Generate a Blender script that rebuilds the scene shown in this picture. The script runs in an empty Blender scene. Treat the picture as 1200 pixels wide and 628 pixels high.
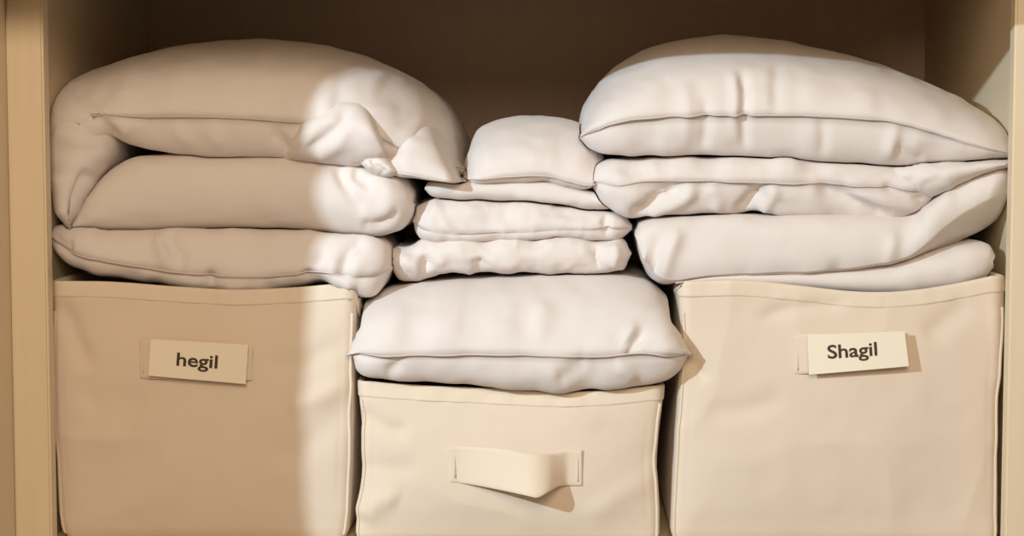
import bpy, bmesh, math, random
import numpy as np
from mathutils import Vector, Matrix, noise as mnoise

scene = bpy.context.scene
COL = scene.collection
W, H = 1200, 628

# ------------------------------------------------------------------ camera
FPX = 2141.0
DIST = 1.69
YAW = math.radians(1.75)       # the lens looks a little to the left
PITCH = math.radians(-4.2)     # and a little down
ROT = Matrix.Rotation(YAW, 3, 'Z') @ Matrix.Rotation(math.pi / 2 + PITCH, 3, 'X')
RN = np.array([list(r) for r in ROT])


def ray(px, py):
    d = np.stack([(np.asarray(px, float) - W / 2) / FPX,
                  -(np.asarray(py, float) - H / 2) / FPX,
                  -np.ones_like(np.asarray(px, float))], -1)
    return d @ RN.T


# the shelf's front edge (y = 0, z = 0) shows just under the picture's lower border, the middle of the bay at x = 620
_d = ray(620.0, 638.0)
_k = DIST / _d[1]
CAM = np.array([-_d[0] * _k, -DIST, -_d[2] * _k])


def P(px, py, Y=0.0):
    """a point of the photograph, put at depth Y in the cabinet"""
    d = ray(px, py)
    k = (np.asarray(Y, float) - CAM[1]) / d[..., 1]
    return CAM + d * np.asarray(k)[..., None]


def project(v):
    q = (np.asarray(v) - CAM) @ RN
    return np.stack([W / 2 + FPX * q[..., 0] / -q[..., 2], H / 2 - FPX * q[..., 1] / -q[..., 2]], -1)


cam_data = bpy.data.cameras.new('camera')
cam_data.sensor_fit = 'HORIZONTAL'
cam_data.sensor_width = 36.0
cam_data.lens = FPX / W * 36.0
cam_data.clip_start = 0.05
cam = bpy.data.objects.new('camera', cam_data)
COL.objects.link(cam)
cam.matrix_world = Matrix.Translation(Vector(CAM)) @ ROT.to_4x4()
scene.camera = cam


# ------------------------------------------------------------------ materials
def srgb(r, g, b):
    f = lambda c: (c / 12.92) if c <= 0.04045 else ((c + 0.055) / 1.055) ** 2.4
    return (f(r / 255), f(g / 255), f(b / 255), 1)


def new_mat(name):
    m = bpy.data.materials.new(name)
    m.use_nodes = True
    return m, m.node_tree.nodes, m.node_tree.links, m.node_tree.nodes['Principled BSDF']


def fabric(name, col, weave=1400.0, bump=0.06, vary=0.04, sheen=0.15, rough=0.92):
    m, n, l, b = new_mat(name)
    tc = n.new('ShaderNodeTexCoord')
    w1 = n.new('ShaderNodeTexWave'); w1.bands_direction = 'X'; w1.inputs['Scale'].default_value = weave / 6.28
    w2 = n.new('ShaderNodeTexWave'); w2.bands_direction = 'Z'; w2.inputs['Scale'].default_value = weave / 6.28
    for w in (w1, w2):
        w.inputs['Distortion'].default_value = 1.0
        l.new(tc.outputs['Object'], w.inputs['Vector'])
    mx = n.new('ShaderNodeMath'); mx.operation = 'MULTIPLY'
    l.new(w1.outputs['Fac'], mx.inputs[0]); l.new(w2.outputs['Fac'], mx.inputs[1])
    nz = n.new('ShaderNodeTexNoise'); nz.inputs['Scale'].default_value = 16; nz.inputs['Detail'].default_value = 5
    l.new(tc.outputs['Object'], nz.inputs['Vector'])
    mixc = n.new('ShaderNodeMix'); mixc.data_type = 'RGBA'
    mixc.inputs['A'].default_value = tuple(c * (1 - vary) for c in col[:3]) + (1,)
    mixc.inputs['B'].default_value = tuple(min(1, c * (1 + vary)) for c in col[:3]) + (1,)
    l.new(nz.outputs['Fac'], mixc.inputs['Factor'])
    l.new(mixc.outputs['Result'], b.inputs['Base Color'])
    bp = n.new('ShaderNodeBump'); bp.inputs['Strength'].default_value = bump; bp.inputs['Distance'].default_value = 0.0006
    l.new(mx.outputs[0], bp.inputs['Height']); l.new(bp.outputs['Normal'], b.inputs['Normal'])
    b.inputs['Roughness'].default_value = rough
    b.inputs['Sheen Weight'].default_value = sheen
    b.inputs['Specular IOR Level'].default_value = 0.2
    return m


def painted(name, col, rough=0.5):
    m, n, l, b = new_mat(name)
    tc = n.new('ShaderNodeTexCoord')
    mp = n.new('ShaderNodeMapping'); mp.inputs['Scale'].default_value = (30, 30, 1.6)
    nz = n.new('ShaderNodeTexNoise'); nz.inputs['Scale'].default_value = 4; nz.inputs['Detail'].default_value = 6
    l.new(tc.outputs['Object'], mp.inputs['Vector']); l.new(mp.outputs['Vector'], nz.inputs['Vector'])
    mixc = n.new('ShaderNodeMix'); mixc.data_type = 'RGBA'
    mixc.inputs['A'].default_value = tuple(c * 0.94 for c in col[:3]) + (1,)
    mixc.inputs['B'].default_value = tuple(c * 1.05 for c in col[:3]) + (1,)
    l.new(nz.outputs['Fac'], mixc.inputs['Factor']); l.new(mixc.outputs['Result'], b.inputs['Base Color'])
    bp = n.new('ShaderNodeBump'); bp.inputs['Strength'].default_value = 0.05; bp.inputs['Distance'].default_value = 0.001
    l.new(nz.outputs['Fac'], bp.inputs['Height']); l.new(bp.outputs['Normal'], b.inputs['Normal'])
    b.inputs['Roughness'].default_value = rough
    return m


M_BED = fabric('white_cotton', srgb(226, 216, 210))
M_SEAM = fabric('white_cotton_seam', srgb(212, 198, 190))
M_BIN = fabric('cream_canvas', srgb(225, 207, 187), weave=1500, bump=0.04)
M_HEM = fabric('cream_canvas_hem', srgb(228, 211, 189), weave=1500, bump=0.04)
M_WOOD = painted('cream_cabinet_paint', srgb(226, 207, 176))
M_DARK = painted('brown_back_panel', srgb(220, 192, 167), 0.6)
M_CARD = fabric('ivory_card', srgb(240, 228, 206), weave=300, bump=0.02, vary=0.01, sheen=0)
mk, _n, _l, _b = new_mat('dark_ink')
_b.inputs['Base Color'].default_value = srgb(62, 46, 32); _b.inputs['Roughness'].default_value = 0.7
M_INK = mk


# ------------------------------------------------------------------ object helpers
def link(name, me, mat, parent=None):
    o = bpy.data.objects.new(name, me)
    COL.objects.link(o)
    if mat: me.materials.append(mat)
    if parent: o.parent = parent
    return o


def thing(name, label, cat, loc=(0, 0, 0), group=None):
    o = bpy.data.objects.new(name, None)
    o.empty_display_size = 0.05
    COL.objects.link(o)
    o.location = loc
    o['label'] = label; o['category'] = cat
    if group: o['group'] = group
    return o


def mesh_from(verts, faces, smooth=True):
    me = bpy.data.meshes.new('m')
    me.from_pydata([tuple(v) for v in verts], [], faces)
    bm = bmesh.new(); bm.from_mesh(me)
    bmesh.ops.remove_doubles(bm, verts=bm.verts, dist=1e-6)
    bmesh.ops.recalc_face_normals(bm, faces=bm.faces)
    bm.to_mesh(me); bm.free()
    if smooth:
        me.polygons.foreach_set('use_smooth', [True] * len(me.polygons))
    return me


def rebase(o, parent):
    """vertices are made in world space: move them into the parent's frame"""
    o.parent = parent
    if parent:
        me = o.data
        n = len(me.vertices); a = np.empty(n * 3)
        me.vertices.foreach_get('co', a)
        a = a.reshape(-1, 3) - np.array(parent.location)
        me.vertices.foreach_set('co', a.ravel())
    return o


# ------------------------------------------------------------------ noise
_rs = np.random.RandomState(7)
_PERM = _rs.rand(64, 64, 64)


def vnoise(p):
    i = np.floor(p).astype(int); f = p - i
    f = f * f * f * (f * (f * 6 - 15) + 10)
    r = 0
    for a in (0, 1):
        for b in (0, 1):
            for c in (0, 1):
                w = (f[..., 0] if a else 1 - f[..., 0]) * (f[..., 1] if b else 1 - f[..., 1]) * (f[..., 2] if c else 1 - f[..., 2])
                r = r + w * _PERM[(i[..., 0] + a) % 64, (i[..., 1] + b) % 64, (i[..., 2] + c) % 64]
    return r * 2 - 1


def spline(pts, t):
    """Catmull-Rom through pts, chord-length parameter, t in 0..1"""
    p = np.array(pts, float)
    if len(p) == 2:
        return p[0] + (p[1] - p[0]) * t[:, None]
    d = np.sqrt(((p[1:] - p[:-1]) ** 2).sum(1)) + 1e-9
    k = np.concatenate([[0], np.cumsum(d)]); k /= k[-1]
    m = np.zeros_like(p)
    m[1:-1] = (p[2:] - p[:-2]) / (k[2:] - k[:-2])[:, None]
    m[0] = (p[1] - p[0]) / (k[1] - k[0]); m[-1] = (p[-1] - p[-2]) / (k[-1] - k[-2])
    i = np.clip(np.searchsorted(k, t, 'right') - 1, 0, len(p) - 2)
    h = (k[i + 1] - k[i]); s = ((t - k[i]) / h)[:, None]; h = h[:, None]
    s2, s3 = s * s, s * s * s
    return (2 * s3 - 3 * s2 + 1) * p[i] + (s3 - 2 * s2 + s) * h * m[i] + (-2 * s3 + 3 * s2) * p[i + 1] + (s3 - s2) * h * m[i + 1]


def polydist(q, pts):
    """distance in the face of the stack from points q to a polyline, and the place along it"""
    p = spline(pts, np.linspace(0, 1, 6 * (len(pts) - 1) + 1))
    best = np.full(len(q), 1e9); tt = np.zeros(len(q)); side = np.zeros(len(q))
    n = len(p) - 1
    for i in range(n):
        a, b = p[i], p[i + 1]
        ab = b - a; L = (ab ** 2).sum() + 1e-9
        t = np.clip(((q - a) @ ab) / L, 0, 1)
        r = q - (a + t[:, None] * ab)
        d = np.sqrt((r ** 2).sum(1))
        c = d < best
        best[c] = d[c]; tt[c] = (i + t[c]) / n
        side[c] = np.sign(ab[0] * r[c, 1] - ab[1] * r[c, 0])
    return best, tt, side


def grid_normals(V):
    du = np.gradient(V, axis=0)
    dv = np.roll(V, -1, 1) - np.roll(V, 1, 1)
    n = np.cross(du, dv)
    ln = np.sqrt((n ** 2).sum(-1, keepdims=True))
    n = n / np.maximum(ln, 1e-12)
    # outward
    c = V.mean(1, keepdims=True)
    sgn = np.sign(((V - c) * n).sum(-1).mean())
    return n * (sgn if sgn != 0 else 1)


def smooth1(u, w):
    return np.clip(1 - u / w, 0, 1) ** 2 if w > 0 else np.zeros_like(u)


def slab(name, parent, top, bot, seam=None, fs=0.5, yf=0.0, depth=0.38, ct=0.12, cb=0.12, pt=2.0, pb=2.0,
         lip=0.0, ends=(0.02, 0.02), endw=(0.12, 0.12), taper=(0.0, 0.0), back=0.35, nu=260, ns=44, mat=None,
         folds=(), crumple=0.0025, cscale=(0.11, 0.2, 0.05), pucker=0.0, puckw=0.05, puckl=0.016, seed=0.0,
         fine=0.0008, backdrop=0.5, ybow=0.0, lipr=None, clampx=None):
    """A soft stuffed layer.  top / bot / seam are its outline and front seam as seen from the front; every
    station along it is a closed lens (or rounded) section running back into the cabinet."""
    mat = mat or M_BED
    q = np.linspace(0, 1, nu)
    u = 0.35 * q + 0.65 * (0.5 - 0.5 * np.cos(np.pi * q))
    yfu = yf + ends[0] * smooth1(u, endw[0]) + ends[1] * smooth1(1 - u, endw[1]) - ybow * np.sin(np.pi * u)
    T, B = spline(top, u), spline(bot, u)
    S = spline(seam, u) if seam is not None else B + (T - B) * fs
    Tw = P(T[:, 0], T[:, 1], yfu + depth * ct)
    Bw = P(B[:, 0], B[:, 1], yfu + depth * cb * 0.5)
    Sw = P(S[:, 0], S[:, 1], yfu)
    # front half of the loop: top branch (seam -> crest -> back) and bottom branch
    t = np.linspace(0, 1, ns); s = t ** 1.7

    def shape(s, c, p):
        a = np.clip(s / c, 0, 1)
        f = (1 - (1 - a) ** p) ** (1 / p)
        bk = np.clip((s - c) / (1 - c), 0, 1)
        start = 1 - back
        g = np.clip((bk - start) / back, 0, 1)
        return f * np.sqrt(np.maximum(0, 1 - g ** 2.2))

    ft, fb = shape(s, ct, pt), shape(s, cb, pb)
    Zback = Bw + (Tw - Bw) * backdrop
    loops = []
    k = np.clip((s - ct * 0.5) / (1 - ct * 0.5), 0, 1)
    base = Sw[:, None, :] * (1 - k[None, :, None]) + Zback[:, None, :] * k[None, :, None]
    topb = base + (Tw[:, None, :] - base) * ft[None, :, None]
    botb = base + (Bw[:, None, :] - base) * fb[None, :, None]
    Y = yfu[:, None] + depth * s[None, :]
    topb[..., 1] = Y
    lu = np.ones(nu) if lipr is None else np.clip((u - lipr[0]) / (lipr[1] - lipr[0]), 0, 1)
    botb[..., 1] = Y + lip * lu[:, None] * np.exp(-(s / 0.05) ** 2)[None, :]
    V = np.concatenate([topb, botb[:, ::-1][:, 1:]], 1)        # loop: seam, over the top, back, under, seam
    sv = np.concatenate([s, s[::-1][1:]])
    br = np.concatenate([np.ones(ns), -np.ones(ns - 1)])
    if lip <= 0:
        V = V[:, :-1]; sv = sv[:-1]; br = br[:-1]
    # plan taper towards the back
    xc = 0.5 * (V[..., 0].min() + V[..., 0].max())
    sm = (sv ** 1.5)[None, :]
    off = V[..., 0] - xc
    tp = np.where(off < 0, taper[0], taper[1])
    V[..., 0] = xc + off * (1 - tp * sm)
    # ---- wrinkles
    N = grid_normals(V)
    sp = V + np.array([seed * 3.1, seed * 1.7, seed * 2.3]) + 5.0
    sc = np.array(cscale)
    wx = sp + 0.03 * np.stack([vnoise(sp * 9), vnoise(sp * 9 + 11), vnoise(sp * 9 + 23)], -1)
    n1 = vnoise(wx / sc)
    n2 = 1 - 2 * np.abs(vnoise(wx / (sc * 0.55) + 31))
    disp = crumple * (0.8 * n1 + 0.45 * n2) + fine * vnoise(sp / (sc * 0.16))
    if pucker:
        ph = vnoise(np.stack([V[..., 0] / puckl + seed * 7, V[..., 0] * 3 + br[None, :] * 3.3, np.full(V.shape[:2], seed)], -1) + 9)
        ph2 = 0.5 * vnoise(np.stack([V[..., 0] / (puckl * 2.6) + seed * 5, np.full(V.shape[:2], 3.0), br[None, :] * np.ones(V.shape[:2])], -1) + 19)
        disp = disp + lu[:, None] * pucker * (ph + ph2) * np.exp(-(sv / puckw) ** 2)[None, :] * np.where(sv < 0.004, 0.4, 1)[None, :]
    thick = np.sqrt(((Tw - Bw) ** 2).sum(-1))
    endfade = np.clip(thick / 0.035, 0.12, 1)[:, None]
    disp = disp * endfade
    # drawn folds
    if folds:
        flat = V.reshape(-1, 3); nn = N.reshape(-1, 3)
        pq = project(flat)
        view = CAM - flat; view /= np.sqrt((view ** 2).sum(1, keepdims=True))
        face = np.clip((nn * view).sum(1) * 1.8 + 0.1, 0, 1)
        dd = np.zeros(len(flat))
        for fo in folds:
            pts, wd, amp = fo[0], fo[1], fo[2]
            kind = fo[3] if len(fo) > 3 else 'g'
            d, tt, side = polydist(pq, pts)
            fade = np.clip(np.minimum(tt, 1 - tt) / 0.22, 0, 1)
            fade = fade * fade * (3 - 2 * fade)
            if kind == 'g':            # groove (amp < 0) or ridge
                prof = np.exp(-(d / wd) ** 2)
            elif kind == 'v':          # sharp crease
                prof = np.exp(-np.abs(d) / wd)
            else:                      # 's': a step, raised on one side of the line and sinking smoothly away from it
                prof = np.where(side > 0, np.exp(-(d / (wd * 3.0)) ** 2), -0.15 * np.exp(-(d / (wd * 0.8)) ** 2)) * np.where(d < 1e8, 1, 0)
                prof = prof * 1.0
            dd += amp * prof * fade * face
        disp = disp + dd.reshape(disp.shape)
    V = V + N * disp[..., None]
    V[..., 1] = np.minimum(V[..., 1], 0.452)
    V[..., 0] = np.clip(V[..., 0], XL - IN + 0.001, XR + IN - 0.001)
    if clampx is not None:
        inb = np.clip((V[..., 1] - FY + 0.004) / 0.004, 0, 1)
        V[..., 0] = V[..., 0] * (1 - inb) + np.clip(V[..., 0], *clampx) * inb
    nu_, m = V.shape[:2]
    verts = V.reshape(-1, 3)
    faces = []
    for i in range(nu_ - 1):
        for j in range(m):
            a = i * m + j; b = i * m + (j + 1) % m
            faces.append((a, b, b + m, a + m))
    verts = np.concatenate([verts, V[0].mean(0)[None], V[-1].mean(0)[None]])
    e = nu_ * m
    for j in range(m):
        k = (j + 1) % m
        faces.append((k, j, e)); faces.append(((nu_ - 1) * m + j, (nu_ - 1) * m + k, e + 1))
    me = mesh_from(verts, faces)
    o = link(name, me, mat)
    if parent: rebase(o, parent)
    return o, V[:, 0, :].copy()


def tube(name, pts, r, mat, parent=None, sides=8, flat=1.0, fade=0.0):
    pts = np.asarray(pts, float); n = len(pts)
    tg = np.gradient(pts, axis=0); tg /= np.sqrt((tg ** 2).sum(1, keepdims=True)) + 1e-12
    ref = np.array([0, 1.0, 0]) if abs(tg[:, 1]).mean() < 0.8 else np.array([1.0, 0, 0])
    a = np.cross(tg, ref); a /= np.sqrt((a ** 2).sum(1, keepdims=True)) + 1e-12
    b = np.cross(tg, a)
    ang = np.linspace(0, 2 * np.pi, sides, endpoint=False)
    rr = np.full(n, r)
    if fade:
        e = np.linspace(0, 1, n); rr = r * np.clip(np.minimum(e, 1 - e) / fade, 0.05, 1)
    V = pts[:, None] + rr[:, None, None] * (np.cos(ang)[None, :, None] * a[:, None] * flat + np.sin(ang)[None, :, None] * b[:, None])
    faces = []
    for i in range(n - 1):
        for j in range(sides):
            p = i * sides + j; q = i * sides + (j + 1) % sides
            faces.append((p, q, q + sides, p + sides))
    faces += [tuple(range(sides)), tuple(range((n - 1) * sides, n * sides))]
    o = link(name, mesh_from(V.reshape(-1, 3), faces), mat)
    return rebase(o, parent) if parent else o


def seam_line(parent_part, line, root, lo=0.06, hi=0.94, r=0.0009, push=0.0, name='edge_seam'):
    n = len(line); ln = line[int(n * lo):int(n * hi)].copy()
    ln[:, 1] -= push
    o = tube(name, ln, r, M_SEAM, None, 6, fade=0.15)
    rebase(o, None)
    me = o.data
    a = np.empty(len(me.vertices) * 3); me.vertices.foreach_get('co', a)
    a = a.reshape(-1, 3) - np.array(root.location)
    me.vertices.foreach_set('co', a.ravel())
    o.parent = parent_part
    return o


def box(name, lo, hi, mat, parent=None, bev=0.0015):
    bm = bmesh.new()
    bmesh.ops.create_cube(bm, size=1)
    lo, hi = Vector(lo), Vector(hi)
    for v in bm.verts:
        v.co = Vector([lo[i] + (v.co[i] + 0.5) * (hi[i] - lo[i]) for i in range(3)])
    if bev: bmesh.ops.bevel(bm, geom=bm.edges[:], offset=bev, segments=2, affect='EDGES')
    me = bpy.data.meshes.new(name); bm.to_mesh(me); bm.free()
    o = link(name, me, mat)
    return rebase(o, parent) if parent else o


# ------------------------------------------------------------------ cabinet
YS = -0.02                      # front of the face frame
XL, XR = P(55, 314, YS)[0], P(1184, 314, YS)[0]
IN = 0.011                     # the frame laps over the opening by this much
DEPTH = 0.455
ZT = P(620, -52, 0)[2]
XDL = P(12, 314, YS)[0]
cab = thing('cabinet', 'cream painted cabinet bay with dark inside that holds the bins and bedding', 'cabinet', (0, 0, 0))
PT = 0.018
box('side_panel', (XL - IN - PT, 0.0, -0.30), (XL - IN, DEPTH, 1.75), M_WOOD, cab)
box('side_panel', (XR + IN, 0.0, -0.30), (XR + IN + PT, DEPTH, 1.75), M_WOOD, cab)
box('back_panel', (XL - IN - PT, DEPTH, -0.30), (XR + IN + PT, DEPTH + 0.012, 1.75), M_DARK, cab, 0)
box('shelf', (XL - IN, 0.003, -0.022), (XR + IN, DEPTH, 0.0), M_WOOD, cab)
box('shelf', (XL - IN, 0.0, ZT), (XR + IN, DEPTH, ZT + 0.022), M_WOOD, cab)
box('stile', (XDL, YS, -0.30), (XL, -0.0005, 1.75), M_WOOD, cab, 0.002)
box('stile', (XR, YS, -0.30), (XR + 0.05, -0.0005, 1.75), M_WOOD, cab, 0.002)
OV = -0.11                     # front of an added block above the view that shades the pillow tops
box('shade_block', (XDL, OV, P(620, -13, OV)[2]), (XR - 0.088, YS - 0.0005, P(620, -13, OV)[2] + 0.16), M_WOOD, cab, 0.002)
box('bottom_panel', (XL - IN, 0.003, -0.30), (XR + IN, DEPTH, -0.278), M_WOOD, cab)
# the open door, swung out to the left of the bay
DOORL = 0.365
dr = box('door', (XDL - 0.022, YS - DOORL, -0.29), (XDL - 0.0003, YS + 0.018, 1.74), M_WOOD, cab, 0.002)


# ------------------------------------------------------------------ fabric bins
def fabric_bin(label, left, right, rim, ztop_px, front_y, depth, bulge, folds, seed, group, hem_h=0.014):
    """left / right: outline of the front face (px, top to bottom); rim: front rim (px, left to right)"""
    cx = 0.5 * (P(left[0][0], left[0][1], front_y)[0] + P(right[0][0], right[0][1], front_y)[0])
    root = thing('fabric_bin', label, 'storage bin', (cx, front_y + depth / 2, 0.0), group)
    lw = np.array([P(x, y, front_y) for x, y in left]); rw = np.array([P(x, y, front_y) for x, y in right])
    zl, xl = lw[:, 2][::-1], lw[:, 0][::-1]
    zr, xr = rw[:, 2][::-1], rw[:, 0][::-1]
    rimw = np.array([P(x, y, front_y) for x, y in rim])
    zavg = rimw[:, 2].mean()

    def smooth_interp(z, zz, xx):
        i = np.interp(z, zz, xx)
        e = 0.012
        return (np.interp(z - e, zz, xx) + np.interp(z + e, zz, xx) + 2 * i) / 4

    # rounded-rectangle ring, dense on the front
    R = 0.012
    nf, nside, nb = 150, 40, 40
    ring = []                                        # (a, b): a in 0..1 across, b in 0..1 back, corner offset handled after
    def arc(cx_, cy_, a0, a1, n):
        return [(cx_, cy_, math.cos(a), math.sin(a)) for a in np.linspace(a0, a1, n)]
    c = []
    c += arc(0, 0, math.pi, 1.5 * math.pi, 9)
    c += [(f, 0, 0, -1) for f in np.linspace(0, 1, nf)[1:-1]]
    c += arc(1, 0, 1.5 * math.pi, 2 * math.pi, 9)
    c += [(1, f, 1, 0) for f in np.linspace(0, 1, nside)[1:-1]]
    c += arc(1, 1, 0, 0.5 * math.pi, 9)
    c += [(f, 1, 0, 1) for f in np.linspace(1, 0, nb)[1:-1]]
    c += arc(0, 1, 0.5 * math.pi, math.pi, 9)
    c += [(0, f, -1, 0) for f in np.linspace(1, 0, nside)[1:-1]]
    c = np.array(c)

    def ring_at(vf, inset, wr=1.0):
        """vf: 0 bottom .. 1 rim, inset inwards"""
        zt = np.interp(c[:, 0], np.linspace(0, 1, 40), spline([(p[0], p[2]) for p in rimw], np.linspace(0, 1, 40))[:, 1])
        z = zt * vf
        x0, x1 = smooth_interp(z, zl, xl), smooth_interp(z, zr, xr)
        y0, y1 = front_y, front_y + depth
        x = x0 + R + (x1 - x0 - 2 * R) * c[:, 0] + (R - inset) * c[:, 2]
        y = y0 + R + (y1 - y0 - 2 * R) * c[:, 1] + (R - inset) * c[:, 3]
        sx = np.sin(np.pi * np.clip(c[:, 0], 0, 1)); sy = np.sin(np.pi * np.clip(c[:, 1], 0, 1))
        bb = bulge * np.sin(np.pi * np.clip(vf, 0, 1) ** 0.8) * 1.0
        y = y - (c[:, 3] < -0.5) * bb * sx ** 0.7
        return np.stack([x, y, z], 1)

    def build(levels, close_inner):
        rows = [ring_at(v, i) for v, i in levels]
        return np.array(rows)

    nl = 110
    lv = [(v, 0.0) for v in np.linspace(0, 1, nl)]
    lv += [(1.004, 0.0012), (1.004, 0.003)]
    lv += [(v, 0.0042) for v in np.linspace(0.995, 0.02, 24)]
    V = build(lv, True)
    # bottom edge rounding
    for k in range(6):
        f = 1 - (k / 6.0)
        V[k, :, 0] -= 0.004 * (f ** 2) * c[:, 2]; V[k, :, 1] -= 0.004 * (f ** 2) * c[:, 3]
    m = V.shape[1]

    def wrinkle(V, amp=1.0):
        n = np.zeros_like(V); n[..., 0] = c[None, :, 2]; n[..., 1] = c[None, :, 3]
        sp = V + seed * 2.7 + 3
        wx = sp + 0.04 * np.stack([vnoise(sp * 7), vnoise(sp * 7 + 11), vnoise(sp * 7 + 23)], -1)
        d = 0.0022 * vnoise(wx / 0.11) + 0.0014 * (1 - 2 * np.abs(vnoise(wx / 0.075 + 17))) + 0.0004 * vnoise(sp / 0.02)
        fl = V.reshape(-1, 3); pq = project(fl); dd = np.zeros(len(fl))
        fr = (n.reshape(-1, 3)[:, 1] < -0.3)
        for fo in folds:
            dist, tt, side = polydist(pq, fo[0])
            fade = np.clip(np.minimum(tt, 1 - tt) / 0.25, 0, 1); fade = fade * fade * (3 - 2 * fade)
            prof = np.exp(-(dist / fo[1]) ** 2) if (len(fo) < 4 or fo[3] == 'g') else np.exp(-dist / fo[1])
            dd += fo[2] * prof * fade * fr
        hh = np.clip(V[..., 2] / 0.03, 0, 1) * np.where(c[:, 3] < -0.3, 1.0, 0.3)[None, :]
        return V + n * ((d * hh + dd.reshape(d.shape)) * amp)[..., None]

    V = wrinkle(V)
    L = V.shape[0]
    faces = []
    for i in range(L - 1):
        for j in range(m):
            a = i * m + j; b = i * m + (j + 1) % m
            faces.append((a, b, b + m, a + m))
    faces.append(tuple(range(m))); faces.append(tuple(range((L - 1) * m, L * m)))
    V[..., 2] = np.maximum(V[..., 2], 0.0005)
    body = rebase(link('body', mesh_from(V.reshape(-1, 3), faces), M_BIN), root)
    # hem: a doubled band round the rim
    hf = 1 - hem_h / zavg
    lv = [(hf, 0.0008)] + [(hf + (1 - hf) * 0.05, -0.0006)] + [(v, -0.0011) for v in np.linspace(hf + (1 - hf) * 0.12, 0.992, 12)]
    lv += [(1.002, -0.0009), (1.006, 0.0004), (1.006, 0.002)]
    lv += [(v, 0.0052) for v in np.linspace(0.998, hf, 6)]
    Vh = wrinkle(build(lv, False))
    # gathered, slightly wavy band
    Vh[..., 1] -= (c[:, 3] < -0.5)[None, :] * 0.0007 * vnoise(Vh * np.array([90, 10, 40]) + seed)
    L = Vh.shape[0]; faces = []
    for i in range(L):
        for j in range(m):
            a = i * m + j; b = i * m + (j + 1) % m
            a2 = ((i + 1) % L) * m + j; b2 = ((i + 1) % L) * m + (j + 1) % m
            faces.append((a, b, b2, a2))
    rebase(link('hem', mesh_from(Vh.reshape(-1, 3), faces), M_HEM), root)
    # bound vertical edges at the two front corners
    for ci in (4, 9 + nf - 2 + 4):
        ln = V[2:nl - 12, ci].copy()
        ln[:, 0] += c[ci, 2] * 0.0005; ln[:, 1] += c[ci, 3] * 0.0005
        tube('edge_binding', ln, 0.0015, M_HEM, root, 8)
    # front surface depth, for what is sewn on it
    frontV = V[:nl].reshape(-1, 3)[np.tile(c[:, 3] < -0.9, nl)]
    fpx = project(frontV)

    def front_depth(px, py):
        d = (fpx[:, 0] - px) ** 2 + (fpx[:, 1] - py) ** 2
        k = np.argsort(d)[:4]
        return frontV[k, 1].mean()
    return root, front_depth


def strap(name, root, fd, rows, thick=0.0016, mat=None):
    """webbing handle: rows of (x px, upper y px, lower y px, stand-off upper, stand-off lower)"""
    rows = np.array(rows, float)
    n = 70
    t = np.linspace(0, 1, n)
    R_ = spline(rows, t)
    k = 12
    V = []
    for r in R_:
        f0 = fd(r[0], 0.5 * (r[1] + r[2]))
        col = []
        for j in range(k):
            b = j / (k - 1)
            y = r[1] + (r[2] - r[1]) * b
            so = r[3] + (r[4] - r[3]) * b
            col.append(P(r[0], y, f0 - so))
        V.append(col)
    V = np.array(V)
    du = np.gradient(V, axis=0); dv = np.gradient(V, axis=1)
    N = np.cross(du, dv); N /= np.sqrt((N ** 2).sum(-1, keepdims=True)) + 1e-12
    N *= np.sign((N * np.array([0, -1, 0])).sum(-1).mean())
    A = V + N * thick / 2; Bk = V - N * thick / 2
    vs = np.concatenate([A.reshape(-1, 3), Bk.reshape(-1, 3)]); o = n * k
    faces = []
    for i in range(n - 1):
        for j in range(k - 1):
            a = i * k + j
            faces.append((a, a + 1, a + k + 1, a + k)); faces.append((a + o, a + k + o, a + k + 1 + o, a + 1 + o))
        faces.append((i * k, i * k + k, i * k + k + o, i * k + o))
        e = i * k + k - 1
        faces.append((e, e + k, e + k + o, e + o))
    for j in range(k - 1):
        faces.append((j, j + 1, j + 1 + o, j + o)); e = (n - 1) * k + j
        faces.append((e, e + 1, e + 1 + o, e + o))
    h = rebase(link(name, mesh_from(vs, faces), mat or M_HEM), root)
    h.modifiers.new('b', 'BEVEL').width = 0.0004
    return h


def stitches(parent, root, fd, x, y0, y1, off):
    pts = [P(x, y, fd(x, y) - off) for y in np.linspace(y0, y1, 8)]
    o = tube('stitching', pts, 0.0006, M_SEAM, None, 6)
    a = np.empty(len(o.data.vertices) * 3); o.data.vertices.foreach_get('co', a)
    o.data.vertices.foreach_set('co', (a.reshape(-1, 3) - np.array(root.location)).ravel())
    o.parent = parent


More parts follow.
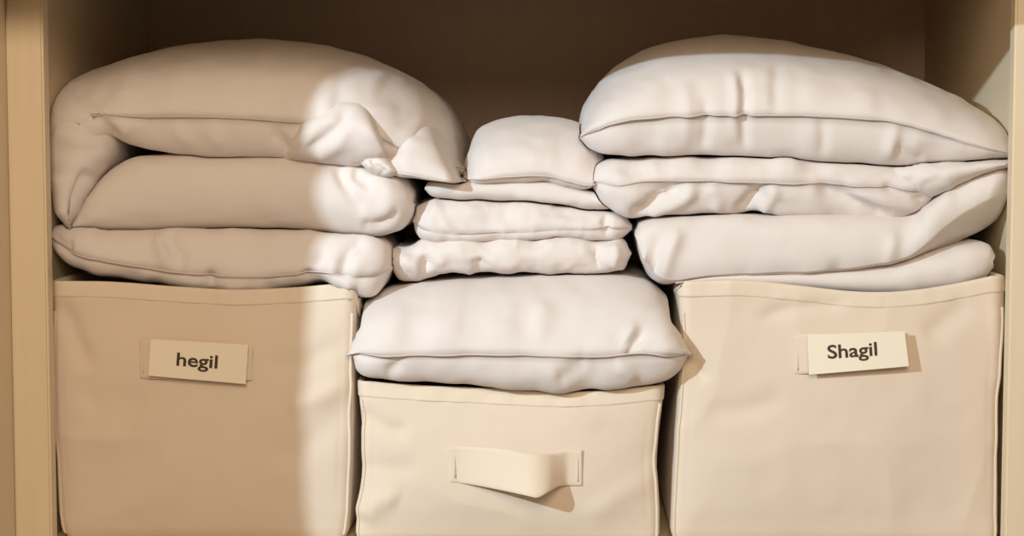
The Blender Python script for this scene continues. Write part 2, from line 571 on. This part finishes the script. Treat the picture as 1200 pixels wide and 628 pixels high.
def name_card(root, fd, corners, word, tx0, tx1, base0, base1, xh, off):
    """ivory card with a printed word.  corners: tl, tr, br, bl (px)"""
    fc = fd(np.mean([q[0] for q in corners]), np.mean([q[1] for q in corners]))
    offs = off
    w = [P(q[0], q[1], fc - o_) for q, o_ in zip(corners, offs)]
    nrm = np.cross(w[1] - w[0], w[3] - w[0]); nrm /= np.linalg.norm(nrm)
    if nrm[1] > 0: nrm = -nrm
    n, k = 20, 8
    vs = []
    for lay in (0.0005, -0.0005):
        for i in range(n):
            for j in range(k):
                a, b = i / (n - 1), j / (k - 1)
                p = (w[0] * (1 - a) + w[1] * a) * (1 - b) + (w[3] * (1 - a) + w[2] * a) * b
                vs.append(p + nrm * (lay + 0.0012 * math.sin(math.pi * a)))
    faces = []; o = n * k
    for i in range(n - 1):
        for j in range(k - 1):
            a = i * k + j
            faces += [(a, a + 1, a + k + 1, a + k), (a + o, a + k + o, a + k + 1 + o, a + 1 + o)]
        faces.append((i * k, i * k + k, i * k + k + o, i * k + o)); e = i * k + k - 1
        faces.append((e, e + k, e + k + o, e + o))
    for j in range(k - 1):
        e = (n - 1) * k + j
        faces += [(j, j + 1, j + 1 + o, j + o), (e, e + 1, e + 1 + o, e + o)]
    card = rebase(link('name_card', mesh_from(vs, faces, False), M_CARD), root)
    # the word
    cu = bpy.data.curves.new('lettering', 'FONT'); cu.body = word; cu.size = 1.0; cu.extrude = 0.004; cu.offset = 0.018; cu.resolution_u = 4
    to = bpy.data.objects.new('tmp', cu); COL.objects.link(to)
    dg = bpy.context.evaluated_depsgraph_get()
    me = bpy.data.meshes.new_from_object(to.evaluated_get(dg)); bpy.data.objects.remove(to)
    a = np.empty(len(me.vertices) * 3); me.vertices.foreach_get('co', a); a = a.reshape(-1, 3)
    x0, x1 = a[:, 0].min(), a[:, 0].max()

    cpx = np.array(corners, float)

    def card_point(al, be, lift):
        p = (w[0] * (1 - al)[:, None] + w[1] * al[:, None]) * (1 - be)[:, None] + (w[3] * (1 - al)[:, None] + w[2] * al[:, None]) * be[:, None]
        return p + nrm * (0.0012 * np.sin(np.pi * al) + lift)[:, None]

    # the word's baseline runs from (tx0, base0) to (tx1, base1); find its place on the card
    fr = (a[:, 0] - x0) / (x1 - x0)
    tilt = math.atan2(base1 - base0, tx1 - tx0)
    up = a[:, 1] / 0.74 * xh
    gx = tx0 + (tx1 - tx0) * fr + up * math.sin(tilt)
    gy = base0 + (base1 - base0) * fr - up * math.cos(tilt)
    al = np.full(len(a), 0.5); be = np.full(len(a), 0.5)
    for _ in range(12):
        q = (cpx[0] * (1 - al)[:, None] + cpx[1] * al[:, None]) * (1 - be)[:, None] + (cpx[3] * (1 - al)[:, None] + cpx[2] * al[:, None]) * be[:, None]
        al += (gx - q[:, 0]) / (cpx[1, 0] - cpx[0, 0]); be += (gy - q[:, 1]) / (cpx[3, 1] - cpx[0, 1])
    q = card_point(al, be, 0.0007 + a[:, 2] * 0.02)
    me.vertices.foreach_set('co', (q - np.array(root.location)).ravel()); me.update()
    t = link('lettering', me, M_INK, card)
    return card


GB = 'fabric bins on the shelf'
FY = 0.012
bl, fdl = fabric_bin(
    'cream fabric bin with hegil name card, under the tall left bedding stack',
    [(58, 333), (58, 430), (62, 520), (64, 600), (72, 633)], [(417, 340), (415, 400), (413, 470), (411, 560), (407, 633)],
    [(58, 331), (120, 332), (200, 337), (280, 341), (350, 339), (417, 334)], 335, FY, 0.40, 0.010,
    [([(70, 345), (90, 400), (110, 440)], 12, -0.004), ([(300, 432), (350, 425), (415, 395)], 14, -0.002),
     ([(310, 545), (370, 510), (415, 465)], 18, -0.0022), ([(330, 475), (375, 465), (416, 440)], 13, 0.0028),
     ([(90, 480), (130, 470), (170, 490)], 22, -0.002)], 1.0, GB)
bm_, fdm = fabric_bin(
    'shorter cream fabric bin with loose handle and no name card, under the single pillow',
    [(418, 455), (424, 500), (424, 560), (418, 600), (414, 633)], [(779, 460), (772, 510), (769, 550), (772, 590), (774, 633)],
    [(418, 448), (470, 452), (560, 456), (640, 460), (710, 459), (779, 453)], 455, FY, 0.40, 0.012,
    [([(418, 475), (450, 500), (485, 506)], 10, -0.0028), ([(420, 540), (455, 548), (495, 545)], 12, -0.002),
     ([(690, 490), (735, 520), (775, 550)], 14, -0.002), ([(680, 610), (735, 575), (775, 560)], 14, 0.002),
     ([(420, 610), (450, 585), (470, 590)], 14, 0.004)], 2.0, GB, 0.014)
br_, fdr = fabric_bin(
    'cream fabric bin with Shagil name card, under the tall right bedding stack',
    [(796, 345), (799, 400), (795, 470), (789, 560), (786, 633)], [(1177, 330), (1174, 400), (1172, 480), (1172, 560), (1172, 633)],
    [(796, 331), (860, 330), (930, 336), (1000, 343), (1060, 343), (1120, 336), (1177, 325)], 335, FY, 0.40, 0.010,
    [([(880, 375), (930, 362), (1000, 356)], 9, -0.003), ([(800, 400), (815, 430), (830, 450)], 8, -0.004),
     ([(815, 485), (870, 480), (930, 465)], 14, -0.0025), ([(1080, 400), (1110, 375), (1140, 350)], 14, -0.003),
     ([(1160, 340), (1168, 400), (1168, 470)], 7, 0.002)], 3.0, GB)

# handles: hidden behind the cards on the outer bins, hanging loose on the middle one
h = strap('handle', bl, fdl, [(164, 396, 443, 0.0012, 0.0012), (178, 398, 444, 0.003, 0.003), (230, 401, 444, 0.006, 0.007), (284, 406, 446, 0.004, 0.005), (296, 406, 446, 0.0012, 0.0012)], mat=M_BIN)
stitches(h, bl, fdl, 168, 404, 438, 0.0022)
name_card(bl, fdl, [(177, 397), (291, 404), (288, 450), (174, 440)], 'hegil', 207, 255, 428, 431.5, 16, (0.008, 0.008, 0.010, 0.011))
h = strap('handle', br_, fdr, [(931, 393, 438, 0.0012, 0.0012), (944, 391, 438, 0.003, 0.003), (1000, 391, 434, 0.006, 0.007), (1050, 390, 430, 0.004, 0.004), (1062, 390, 428, 0.0012, 0.0012)], mat=M_BIN)
stitches(h, br_, fdr, 935, 398, 434, 0.0022)
name_card(br_, fdr, [(946, 392), (1060, 388), (1065, 429), (948, 439)], 'Shagil', 970, 1028, 420, 416, 16.5, (0.008, 0.009, 0.012, 0.010))
h = strap('handle', bm_, fdm, [(527, 523, 565, 0.0012, 0.0012), (540, 523, 566, 0.0016, 0.002), (565, 524, 570, 0.006, 0.010), (595, 527, 576, 0.013, 0.022), (618, 531, 581, 0.017, 0.031),
                               (630, 532, 583, 0.017, 0.032), (642, 532, 577, 0.013, 0.026), (654, 531, 570, 0.006, 0.012), (663, 528, 569, 0.002, 0.003), (672, 527, 569, 0.0012, 0.0012), (682, 527, 569, 0.0012, 0.0012)])
stitches(h, bm_, fdm, 533, 530, 560, 0.0024)
stitches(h, bm_, fdm, 677, 533, 564, 0.0022)

# ------------------------------------------------------------------ bedding, left stack
YB = 0.02
# thin quilt lying on the hegil bin
q1 = thing('quilt', 'thin white quilt lowest in the left stack, lying flat on the hegil bin', 'quilt', tuple(P(250, 335, 0.2)), None)
o, ln = slab('quilt_body', q1,
             [(56, 272), (66, 264), (90, 268), (160, 269), (250, 269), (340, 269), (410, 276), (440, 281), (455, 290), (459, 312)],
             [(56, 276), (66, 296), (90, 314), (140, 329), (190, 334), (250, 342), (300, 343), (350, 337), (385, 334), (420, 346), (440, 345), (459, 316)],
             [(56, 274), (80, 292), (110, 303), (160, 312), (210, 319), (280, 324), (340, 322), (390, 318), (430, 322), (459, 314)],
             yf=YB - 0.006, depth=0.36, ct=0.07, cb=0.06, pucker=0.004, puckw=0.10, puckl=0.02, lip=0.003, seed=1, taper=(0.0, 0.06),
             folds=[([(195, 275), (205, 295), (220, 312)], 7, -0.006), ([(180, 275), (188, 290), (200, 308)], 6, 0.004), ([(356, 330), (364, 312), (384, 300)], 8, -0.005),
                    ([(402, 325), (408, 298), (430, 280)], 8, -0.006), ([(385, 300), (395, 320), (420, 335)], 12, 0.006),
                    ([(60, 270), (75, 285), (90, 290)], 7, -0.004), ([(240, 310), (246, 322), (250, 334)], 6, -0.004)])
seam_line(o, ln, q1, 0.1, 0.8)

# big duvet folded over at the left
d1 = thing('folded_duvet', 'large white duvet folded over on itself, topmost in the left stack', 'duvet', tuple(P(280, 268, 0.2)), 'folded duvets')
o, ln = slab('middle_layer', d1,
             [(86, 264), (98, 240), (118, 212), (150, 188), (185, 182), (260, 182), (345, 183), (400, 190), (440, 198), (468, 206), (484, 222), (486, 238)],
             [(86, 268), (110, 271), (180, 271), (260, 269), (345, 271), (400, 277), (440, 277), (466, 270), (482, 256), (486, 242)],
             yf=YB + 0.004, depth=0.36, ct=0.09, cb=0.09, crumple=0.0022, seed=2, taper=(0.0, 0.03), ends=(0.012, 0.025),
             folds=[([(392, 192), (402, 212), (418, 236), (432, 250)], 7, -0.006), ([(405, 215), (425, 245), (440, 268)], 14, 0.002),
                    ([(430, 205), (446, 215), (455, 240), (446, 262)], 13, 0.004), ([(412, 200), (425, 212), (440, 216)], 7, -0.005),
                    ([(150, 205), (180, 200), (240, 205)], 14, 0.002), ([(420, 262), (445, 262), (470, 245)], 5, -0.005)])
o, ln = slab('side_fold', d1,
             [(118, 96), (120, 128), (134, 158), (134, 180), (116, 208), (100, 240), (88, 267)],
             [(76, 98), (60, 128), (53, 160), (52, 190), (55, 225), (62, 252), (80, 271)],
             yf=YB - 0.008, depth=0.36, ct=0.10, cb=0.10, crumple=0.0015, seed=3, ends=(0.05, 0.02), endw=(0.45, 0.15),
             folds=[([(58, 176), (85, 180), (122, 174)], 10, -0.003), ([(104, 195), (88, 230), (78, 262)], 8, -0.005), ([(66, 200), (72, 230), (74, 258)], 8, 0.003),
                    ([(112, 205), (95, 235), (88, 260)], 6, 0.004), ([(100, 120), (108, 142), (122, 160)], 8, -0.004), ([(60, 150), (84, 156), (104, 154)], 9, 0.002)])
o, ln = slab('top_layer', d1,
             [(54, 172), (55, 140), (70, 114), (100, 91), (136, 76), (175, 64), (220, 54), (270, 48), (330, 48), (395, 57), (450, 76), (500, 103), (528, 130), (541, 158), (546, 190)],
             [(56, 182), (82, 186), (108, 176), (126, 160), (150, 168), (195, 179), (260, 183), (345, 184), (400, 184), (450, 190), (500, 204), (546, 206)],
             [(55, 178), (74, 164), (92, 146), (112, 135), (160, 136), (220, 136), (280, 138), (335, 142), (390, 148), (440, 160), (500, 188), (546, 198)],
             yf=YB - 0.004, depth=0.38, ct=0.38, cb=0.07, pt=2.0, lip=0.003, crumple=0.0020, seed=4, ends=(0.025, 0.07), endw=(0.14, 0.3), taper=(0.04, 0.02), pucker=0.0018, puckw=0.10, lipr=(0.15, 0.26),
             folds=[([(340, 182), (330, 165), (316, 152)], 7, -0.006), ([(200, 145), (212, 158), (228, 170)], 8, 0.003), ([(238, 146), (250, 160), (262, 172)], 8, 0.003),
                    ([(108, 130), (122, 143), (142, 162)], 8, -0.004), ([(114, 124), (132, 140), (155, 158)], 8, 0.004), ([(92, 100), (100, 120), (108, 136)], 10, -0.003), ([(440, 90), (470, 120), (490, 150)], 16, -0.003)])
seam_line(o, ln, d1, 0.17, 0.60)
o, ln = slab('rolled_end', d1,
             [(336, 184), (342, 164), (352, 138), (372, 115), (404, 102), (434, 110), (452, 134), (458, 160), (453, 182)],
             [(338, 188), (362, 191), (390, 193), (415, 195), (438, 193), (451, 186)],
             yf=YB - 0.013, depth=0.20, ct=0.55, cb=0.2, crumple=0.002, seed=5, ends=(0.035, 0.02), endw=(0.3, 0.3), nu=160,
             folds=[([(350, 184), (376, 166), (398, 146), (408, 122)], 8, -0.005), ([(366, 188), (392, 172), (410, 150)], 9, 0.003), ([(412, 114), (432, 134), (440, 168)], 14, 0.002)])
o, ln = slab('corner_flap', d1,
             [(444, 194), (456, 170), (472, 142), (496, 128), (520, 145), (537, 178), (546, 210)],
             [(448, 200), (462, 206), (480, 209), (505, 213), (530, 215), (546, 213)],
             [(447, 198), (462, 202), (480, 205), (505, 210), (530, 213), (546, 212)],
             yf=YB - 0.004, depth=0.2, ct=0.62, cb=0.1, lip=0.002, crumple=0.0012, seed=6, ends=(0.03, 0.03), endw=(0.4, 0.25), nu=160, taper=(0, 0.2),
             folds=[([(466, 202), (476, 180), (486, 156)], 10, 0.002), ([(508, 140), (524, 175), (536, 205)], 8, -0.002)])
seam_line(o, ln, d1, 0.2, 0.95)
o, ln = slab('corner_knot', d1,
             [(424, 190), (434, 182), (448, 181), (460, 190), (466, 200)],
             [(425, 194), (434, 203), (446, 208), (458, 207), (466, 203)],
             yf=YB - 0.004, depth=0.08, ct=0.3, cb=0.25, crumple=0.001, cscale=(0.03, 0.05, 0.03), seed=21, ends=(0.01, 0.01), endw=(0.3, 0.3), nu=90,
             folds=[([(432, 186), (444, 196), (452, 206)], 4, -0.003)])

# ------------------------------------------------------------------ bedding, middle stack
p0 = thing('pillow', 'plump white pillow lying alone on the middle bin, below the folded quilt', 'pillow', tuple(P(610, 456, 0.2)), 'white pillows')
o, ln = slab('pillow_body', p0,
             [(411, 412), (414, 378), (432, 348), (480, 331), (560, 325), (650, 321), (720, 321), (758, 328), (780, 346), (798, 378), (809, 412)],
             [(411, 416), (418, 436), (445, 446), (500, 449), (560, 453), (620, 458), (680, 459), (740, 456), (780, 450), (798, 438), (809, 416)],
             [(411, 414), (450, 417), (520, 416), (600, 416), (660, 418), (710, 418), (750, 414), (785, 415), (809, 414)],
             yf=-0.022, depth=0.40, ct=0.26, cb=0.07, pt=2.1, lip=0.004, crumple=0.0016, seed=8, pucker=0.0032, puckw=0.11, puckl=0.026, ends=(0.02, 0.015), taper=(0.05, 0.07), clampx=(P(423, 420, FY)[0], P(785, 420, FY)[0]),
             folds=[([(640, 350), (632, 375), (640, 400)], 12, 0.003), ([(735, 408), (748, 398), (755, 385)], 6, -0.006), ([(728, 400), (738, 390), (745, 378)], 6, 0.004),
                    ([(690, 420), (672, 432), (650, 445)], 8, -0.004), ([(720, 425), (735, 435), (745, 448)], 8, 0.003), ([(470, 418), (462, 432), (450, 442)], 7, -0.003)])
seam_line(o, ln, p0, 0.04, 0.96)

q2 = thing('quilt', 'white quilt folded in two layers, squeezed between the stacks above the lone pillow', 'quilt', tuple(P(600, 326, 0.2)), None)
YC = 0.045
o, ln = slab('lower_layer', q2,
             [(456, 304), (462, 290), (474, 288), (484, 284), (496, 277), (540, 279), (600, 279), (660, 277), (700, 279), (728, 281), (739, 296)],
             [(456, 308), (464, 328), (482, 332), (500, 328), (520, 322), (560, 323), (620, 322), (680, 323), (715, 321), (732, 318), (739, 302)],
             yf=YC - 0.004, depth=0.34, ct=0.08, cb=0.08, crumple=0.0034, cscale=(0.05, 0.2, 0.035), seed=9, pucker=0.003, puckw=0.2, puckl=0.022,
             folds=[([(503, 320), (498, 308), (502, 298)], 7, -0.008), ([(560, 322), (562, 312), (560, 300)], 7, -0.005), ([(700, 284), (698, 300), (702, 318)], 5, -0.008, 'v'),
                    ([(470, 300), (485, 312), (498, 320)], 8, 0.005), ([(715, 285), (722, 300), (716, 316)], 6, 0.004)])
o, ln = slab('upper_layer', q2,
             [(483, 256), (488, 240), (510, 233), (560, 236), (620, 238), (670, 244), (705, 249), (728, 253), (740, 264)],
             [(484, 262), (492, 278), (530, 282), (590, 281), (650, 278), (700, 281), (728, 279), (740, 270)],
             [(484, 259), (500, 268), (540, 273), (600, 271), (660, 268), (710, 268), (740, 266)],
             yf=YC - 0.002, depth=0.34, ct=0.07, cb=0.05, crumple=0.0034, cscale=(0.05, 0.2, 0.035), seed=10, pucker=0.0028, puckw=0.2, puckl=0.03, lip=0.002,
             folds=[([(540, 258), (600, 256), (660, 252), (720, 262)], 6, -0.003), ([(500, 245), (520, 258), (525, 272)], 9, 0.004), ([(705, 255), (712, 266), (708, 278)], 5, -0.005)])

p1 = thing('pillow', 'small white pillow at the top of the middle stack, between the two tall stacks', 'pillow', tuple(P(620, 238, 0.2)), 'white pillows')
o, ln = slab('pillow_body', p1,
             [(545, 206), (548, 174), (563, 150), (590, 139), (625, 136), (660, 139), (686, 148), (704, 166), (712, 200)],
             [(545, 213), (556, 217), (590, 216), (640, 215), (680, 222), (712, 218)],
             [(545, 211), (562, 211), (600, 207), (640, 206), (665, 212), (690, 217), (712, 212)],
             yf=YC - 0.012, depth=0.34, ct=0.30, cb=0.08, lip=0.003, crumple=0.0016, seed=11, pucker=0.0012, puckw=0.1, ends=(0.02, 0.02),
             folds=[([(560, 190), (590, 184), (640, 186)], 14, 0.002)])
seam_line(o, ln, p1, 0.05, 0.95)
o, ln = slab('border', p1,
             [(498, 219), (502, 213), (520, 210), (545, 210), (600, 210), (640, 210), (680, 219), (705, 228), (724, 240)],
             [(498, 222), (506, 229), (525, 232), (545, 232), (580, 233), (630, 236), (670, 241), (700, 246), (724, 244)],
             yf=YC - 0.002, depth=0.33, ct=0.05, cb=0.05, crumple=0.002, seed=12, pucker=0.002, puckw=0.2, ends=(0.01, 0.01),
             folds=[([(600, 228), (640, 232), (680, 238)], 5, 0.003)])

# ------------------------------------------------------------------ bedding, right stack
YR = 0.018
d2 = thing('folded_duvet', 'white duvet folded in thick layers on the Shagil bin, one end turned up', 'duvet', tuple(P(960, 329, 0.2)), 'folded duvets')
o, ln = slab('bottom_layer', d2,
             [(792, 326), (850, 318), (950, 314), (1040, 308), (1100, 292), (1140, 284), (1158, 285), (1164, 296)],
             [(792, 334), (850, 334), (950, 341), (1040, 346), (1110, 340), (1150, 330), (1164, 316)],
             yf=YR - 0.002, depth=0.37, ct=0.06, cb=0.05, crumple=0.0012, seed=13, ends=(0.0, 0.01))
o, ln = slab('turned_up_layer', d2,
             [(744, 272), (752, 259), (790, 254), (860, 251), (950, 252), (1020, 254), (1062, 252), (1088, 238), (1112, 219), (1150, 202), (1174, 197), (1183, 206)],
             [(746, 282), (758, 318), (776, 336), (800, 334), (850, 332), (920, 332), (1000, 322), (1068, 309), (1110, 294), (1150, 276), (1174, 262), (1183, 250)],
             [(745, 278), (756, 306), (780, 327), (830, 322), (900, 319), (980, 315), (1050, 304), (1070, 296), (1100, 270), (1130, 248), (1160, 232), (1183, 222)],
             yf=YR - 0.006, depth=0.37, ct=0.08, cb=0.16, pt=2.8, pb=1.25, crumple=0.0018, seed=14, ends=(0.015, 0.02), endw=(0.1, 0.06),
             folds=[([(800, 268), (785, 295), (776, 325)], 9, 0.006), ([(770, 275), (768, 300), (772, 322)], 9, -0.005), ([(1085, 245), (1065, 265), (1050, 290)], 14, -0.004),
                    ([(1120, 222), (1100, 245), (1075, 270)], 12, 0.004), ([(880, 270), (960, 275), (1040, 285)], 16, 0.002), ([(1030, 306), (1045, 290), (1050, 272)], 8, 0.004)])
o, ln = slab('upper_layer', d2,
             [(691, 210), (700, 193), (730, 185), (780, 183), (860, 183), (940, 184), (1000, 188), (1050, 192), (1085, 200), (1106, 214)],
             [(692, 216), (710, 238), (736, 252), (780, 253), (840, 250), (900, 250), (960, 251), (1010, 253), (1050, 256), (1080, 246), (1106, 222)],
             [(691, 212), (720, 215), (770, 212), (830, 212), (900, 213), (960, 214), (1020, 217), (1070, 222), (1106, 218)],
             yf=YR + 0.002, depth=0.36, ct=0.07, cb=0.07, lip=0.003, crumple=0.002, cscale=(0.08, 0.2, 0.04), seed=15, pucker=0.0042, puckw=0.14, puckl=0.024, ends=(0.02, 0.02), taper=(0.0, 0.0),
             folds=[([(736, 252), (765, 236), (806, 217)], 8, -0.010), ([(752, 252), (785, 238), (822, 220)], 8, 0.007), ([(896, 216), (880, 235), (862, 252)], 8, -0.010),
                    ([(912, 216), (900, 235), (890, 252)], 8, 0.006), ([(950, 218), (1000, 234), (1046, 256)], 7, -0.009), ([(985, 218), (1035, 232), (1086, 240)], 7, 0.007),
                    ([(716, 198), (735, 222), (764, 244)], 10, 0.004), ([(1030, 216), (1060, 230), (1090, 236)], 5, -0.006), ([(830, 216), (840, 232), (836, 250)], 9, 0.005),
                    ([(1060, 192), (1080, 206), (1100, 214)], 6, -0.005)])
seam_line(o, ln, d2, 0.06, 0.9)
o, ln = slab('corner_flap', d2,
             [(1000, 194), (1040, 190), (1090, 188), (1140, 187), (1185, 186)],
             [(1000, 204), (1040, 214), (1076, 228), (1100, 228), (1126, 216), (1156, 204), (1185, 197)],
             yf=YR - 0.010, depth=0.3, ct=0.10, cb=0.10, crumple=0.0018, cscale=(0.05, 0.2, 0.04), seed=16, ends=(0.065, 0.004), endw=(0.55, 0.05), nu=160,
             folds=[([(1060, 205), (1085, 214), (1112, 206)], 9, -0.003), ([(1090, 204), (1140, 197), (1180, 190)], 6, 0.002)])

p2 = thing('pillow', 'big plump white pillow topmost in the right stack, its corner touching the cabinet side', 'pillow', tuple(P(930, 188, 0.2)), 'white pillows')
o, ln = slab('pillow_body', p2,
             [(680, 158), (682, 134), (694, 108), (722, 78), (768, 55), (840, 43), (900, 46), (960, 57), (1020, 74), (1080, 98), (1130, 122), (1166, 148), (1185, 178)],
             [(680, 162), (692, 174), (720, 181), (780, 183), (850, 183), (920, 184), (980, 188), (1030, 192), (1060, 193), (1100, 191), (1150, 188), (1186, 186)],
             [(680, 160), (696, 152), (730, 141), (800, 136), (900, 135), (980, 137), (1040, 142), (1090, 154), (1140, 170), (1186, 183)],
             yf=YR - 0.014, depth=0.40, ct=0.42, cb=0.06, pt=2.0, lip=0.004, crumple=0.0016, seed=17, pucker=0.0022, puckw=0.08, puckl=0.022, ends=(0.03, 0.014), endw=(0.12, 0.1), taper=(0.0, 0.03),
             folds=[([(868, 78), (874, 110), (872, 150), (876, 180)], 6, -0.005), ([(858, 80), (862, 112), (860, 150)], 6, 0.003), ([(912, 72), (908, 105), (912, 134)], 8, -0.003),
                    ([(800, 90), (806, 130), (804, 180)], 9, 0.0025), ([(826, 110), (828, 140), (824, 180)], 7, -0.003), ([(1055, 150), (1045, 165), (1040, 188)], 8, 0.004),
                    ([(1085, 190), (1060, 180), (1048, 168)], 6, -0.004), ([(960, 140), (965, 160), (962, 182)], 7, -0.003)])
seam_line(o, ln, p2, 0.03, 0.85)

# ------------------------------------------------------------------ soft things give way where they press on each other
from mathutils.bvhtree import BVHTree


def tree_of(root):
    """every mesh under a thing, part and sub-part"""
    out, todo = [], [root]
    while todo:
        o = todo.pop(); todo += list(o.children)
        if o.type == 'MESH': out.append(o)
    return out


def world_off(o):
    v = np.zeros(3)
    while o: v += np.array(o.location); o = o.parent
    return v


def bvh_of(root):
    vs, fs = [], []
    for o in tree_of(root):
        b = len(vs); off = world_off(o); n = len(o.data.vertices)
        a = np.empty(n * 3); o.data.vertices.foreach_get('co', a)
        vs += [tuple(p) for p in a.reshape(-1, 3) + off]
        fs += [tuple(b + i for i in p.vertices) for p in o.data.polygons]
    A = np.array(vs)
    return BVHTree.FromPolygons(vs, fs), A.min(0), A.max(0)


def give_way(soft, other, direction, gap=0.0015, most=0.09):
    """vertices of soft that lie inside other move along direction until they are out of it"""
    bvh, lo, hi = bvh_of(other)
    d = Vector(direction); dn = np.array(direction, float)
    for o in tree_of(soft):
        off = world_off(o); n = len(o.data.vertices)
        a = np.empty(n * 3); o.data.vertices.foreach_get('co', a); a = a.reshape(-1, 3) + off
        idx = np.nonzero(((a > lo - 0.002) & (a < hi + 0.002)).all(1))[0]
        moved = False
        for i in idx:
            p = Vector(a[i]); tot = 0.0
            for _ in range(4):
                hit, nr, fi, dist = bvh.ray_cast(p - d * gap, d, most)
                if hit is None or nr.dot(d) <= 0: break
                p = hit + d * (gap + 0.0002); tot += dist
                if tot > most: break
            if tot > 0 and tot <= most:
                a[i] = p; moved = True
        if moved:
            o.data.vertices.foreach_set('co', (a - off).ravel()); o.data.update()


def near_faces(root, lo, hi):
    """meshes of a thing with their faces that fall inside a box, as one triangle soup"""
    vs, fs, own = [], [], []
    for o in tree_of(root):
        n = len(o.data.vertices); off = world_off(o)
        a = np.empty(n * 3); o.data.vertices.foreach_get('co', a); a = a.reshape(-1, 3) + off
        ins = ((a > lo) & (a < hi)).all(1)
        if not ins.any(): continue
        key = o.data.name
        if key not in _FACES: _FACES[key] = [tuple(p.vertices) for p in o.data.polygons]
        b = len(vs); vs += [tuple(p) for p in a]
        for f in _FACES[key]:
            if ins[f[0]] or ins[f[len(f) // 2]]:
                fs.append(tuple(b + i for i in f)); own.append((o, b))
    return vs, fs, own


_FACES = {}


def extent(root):
    A = []
    for o in tree_of(root):
        n = len(o.data.vertices); a = np.empty(n * 3); o.data.vertices.foreach_get('co', a)
        A.append(a.reshape(-1, 3) + world_off(o))
    A = np.concatenate(A); return A.min(0), A.max(0)


def press_apart(A, B, direction, share=1.0, step=0.0015, rounds=22):
    """where the skins of A and B still cross, ease A along direction (and B the other way)"""
    d = np.array(direction, float)
    for it in range(rounds):
        la, ha = extent(A); lb, hb = extent(B)
        lo, hi = np.maximum(la, lb) - 0.01, np.minimum(ha, hb) + 0.01
        if (lo > hi).any(): return
        va, fa, oa = near_faces(A, lo, hi); vb, fb, ob = near_faces(B, lo, hi)
        if not fa or not fb: return
        ov = BVHTree.FromPolygons(va, fa).overlap(BVHTree.FromPolygons(vb, fb))
        if not ov: return
        st = step * (1 + 0.25 * it)
        for faces, own, ids, sg in ((fa, oa, {p[0] for p in ov}, share), (fb, ob, {p[1] for p in ov}, share - 1)):
            if abs(sg) < 1e-6: continue
            per = {}
            for f in ids:
                o, b = own[f]
                if len(faces[f]) > 12: continue
                per.setdefault(o.name, (o, set()))[1].update(i - b for i in faces[f])
            for o, vi in per.values():
                for i in vi:
                    o.data.vertices[i].co += Vector(d * st * sg)
                o.data.update()


DOWN, LEFTW, RIGHTW, BACKW = (0, 0, -1), (-1, 0, 0), (1, 0, 0), (0, 1, 0)
give_way(q1, d1, DOWN)
give_way(d2, p2, DOWN)
give_way(p1, d1, DOWN, most=0.03); give_way(p1, d1, RIGHTW); give_way(p1, p2, LEFTW); give_way(p1, d2, LEFTW)
give_way(q2, d1, RIGHTW); give_way(q2, q1, RIGHTW); give_way(q2, d2, LEFTW)
give_way(q2, p1, DOWN)
give_way(p0, q2, DOWN); give_way(p0, q1, DOWN); give_way(p0, d2, LEFTW)
give_way(bl, q1, DOWN); give_way(bm_, p0, DOWN); give_way(br_, d2, DOWN)
for A_, B_, D_, S_ in ((q1, d1, DOWN, 0.7), (p1, d1, (0.7, 0, -0.7), 0.8), (p1, p2, LEFTW, 1.0), (p1, d2, (-0.7, 0, 0.3), 1.0),
                       (q2, d1, RIGHTW, 1.0), (q2, q1, RIGHTW, 1.0), (q2, d2, LEFTW, 1.0), (q2, p1, DOWN, 1.0), (d2, p2, DOWN, 1.0),
                       (p0, q2, DOWN, 1.0), (p0, q1, (0.5, 0, -0.8), 1.0), (p0, d2, (-0.5, 0, -0.8), 1.0),
                       (bl, q1, DOWN, 1.0), (br_, d2, DOWN, 1.0), (bm_, p0, DOWN, 1.0),
                       (q2, q1, (0.8, 0, 0.3), 0.5), (p1, d2, LEFTW, 0.6), (q2, d1, RIGHTW, 1.0), (bl, q1, DOWN, 1.0),
                       (p0, bl, RIGHTW, 1.0), (p0, br_, LEFTW, 1.0), (bm_, bl, RIGHTW, 1.0), (bm_, br_, LEFTW, 1.0)):
    press_apart(A_, B_, D_, S_)

# ------------------------------------------------------------------ light
def area(name, loc, target, size, power, col):
    l = bpy.data.lights.new(name, 'AREA'); l.shape = 'DISK'; l.size = size; l.energy = power; l.color = col
    o = bpy.data.objects.new(name, l); COL.objects.link(o)
    o.location = loc
    o.rotation_euler = (Vector(target) - Vector(loc)).to_track_quat('-Z', 'Y').to_euler()
    return o


area('standing_lamp', (-1.25, -1.50, 0.92), (0.05, 0.0, 0.2), 0.045, 36.5, (0.65, 0.84, 0.98))
area('front_fill', (0.05, -2.2, 1.15), (0.0, 0.0, 0.2), 0.9, 27, (1.0, 0.81, 0.60))  # added soft warm fill from the front, no particular lamp

w = bpy.data.worlds.new('room_light'); scene.world = w
w.use_nodes = True
bg = w.node_tree.nodes['Background']
bg.inputs['Color'].default_value = (1.0, 0.80, 0.61, 1)
bg.inputs['Strength'].default_value = 0.255

scene.view_settings.view_transform = 'Standard'
scene.view_settings.look = 'None'
scene.view_settings.exposure = 0.0
scene.view_settings.gamma = 1.0
scene.view_settings.use_curve_mapping = False
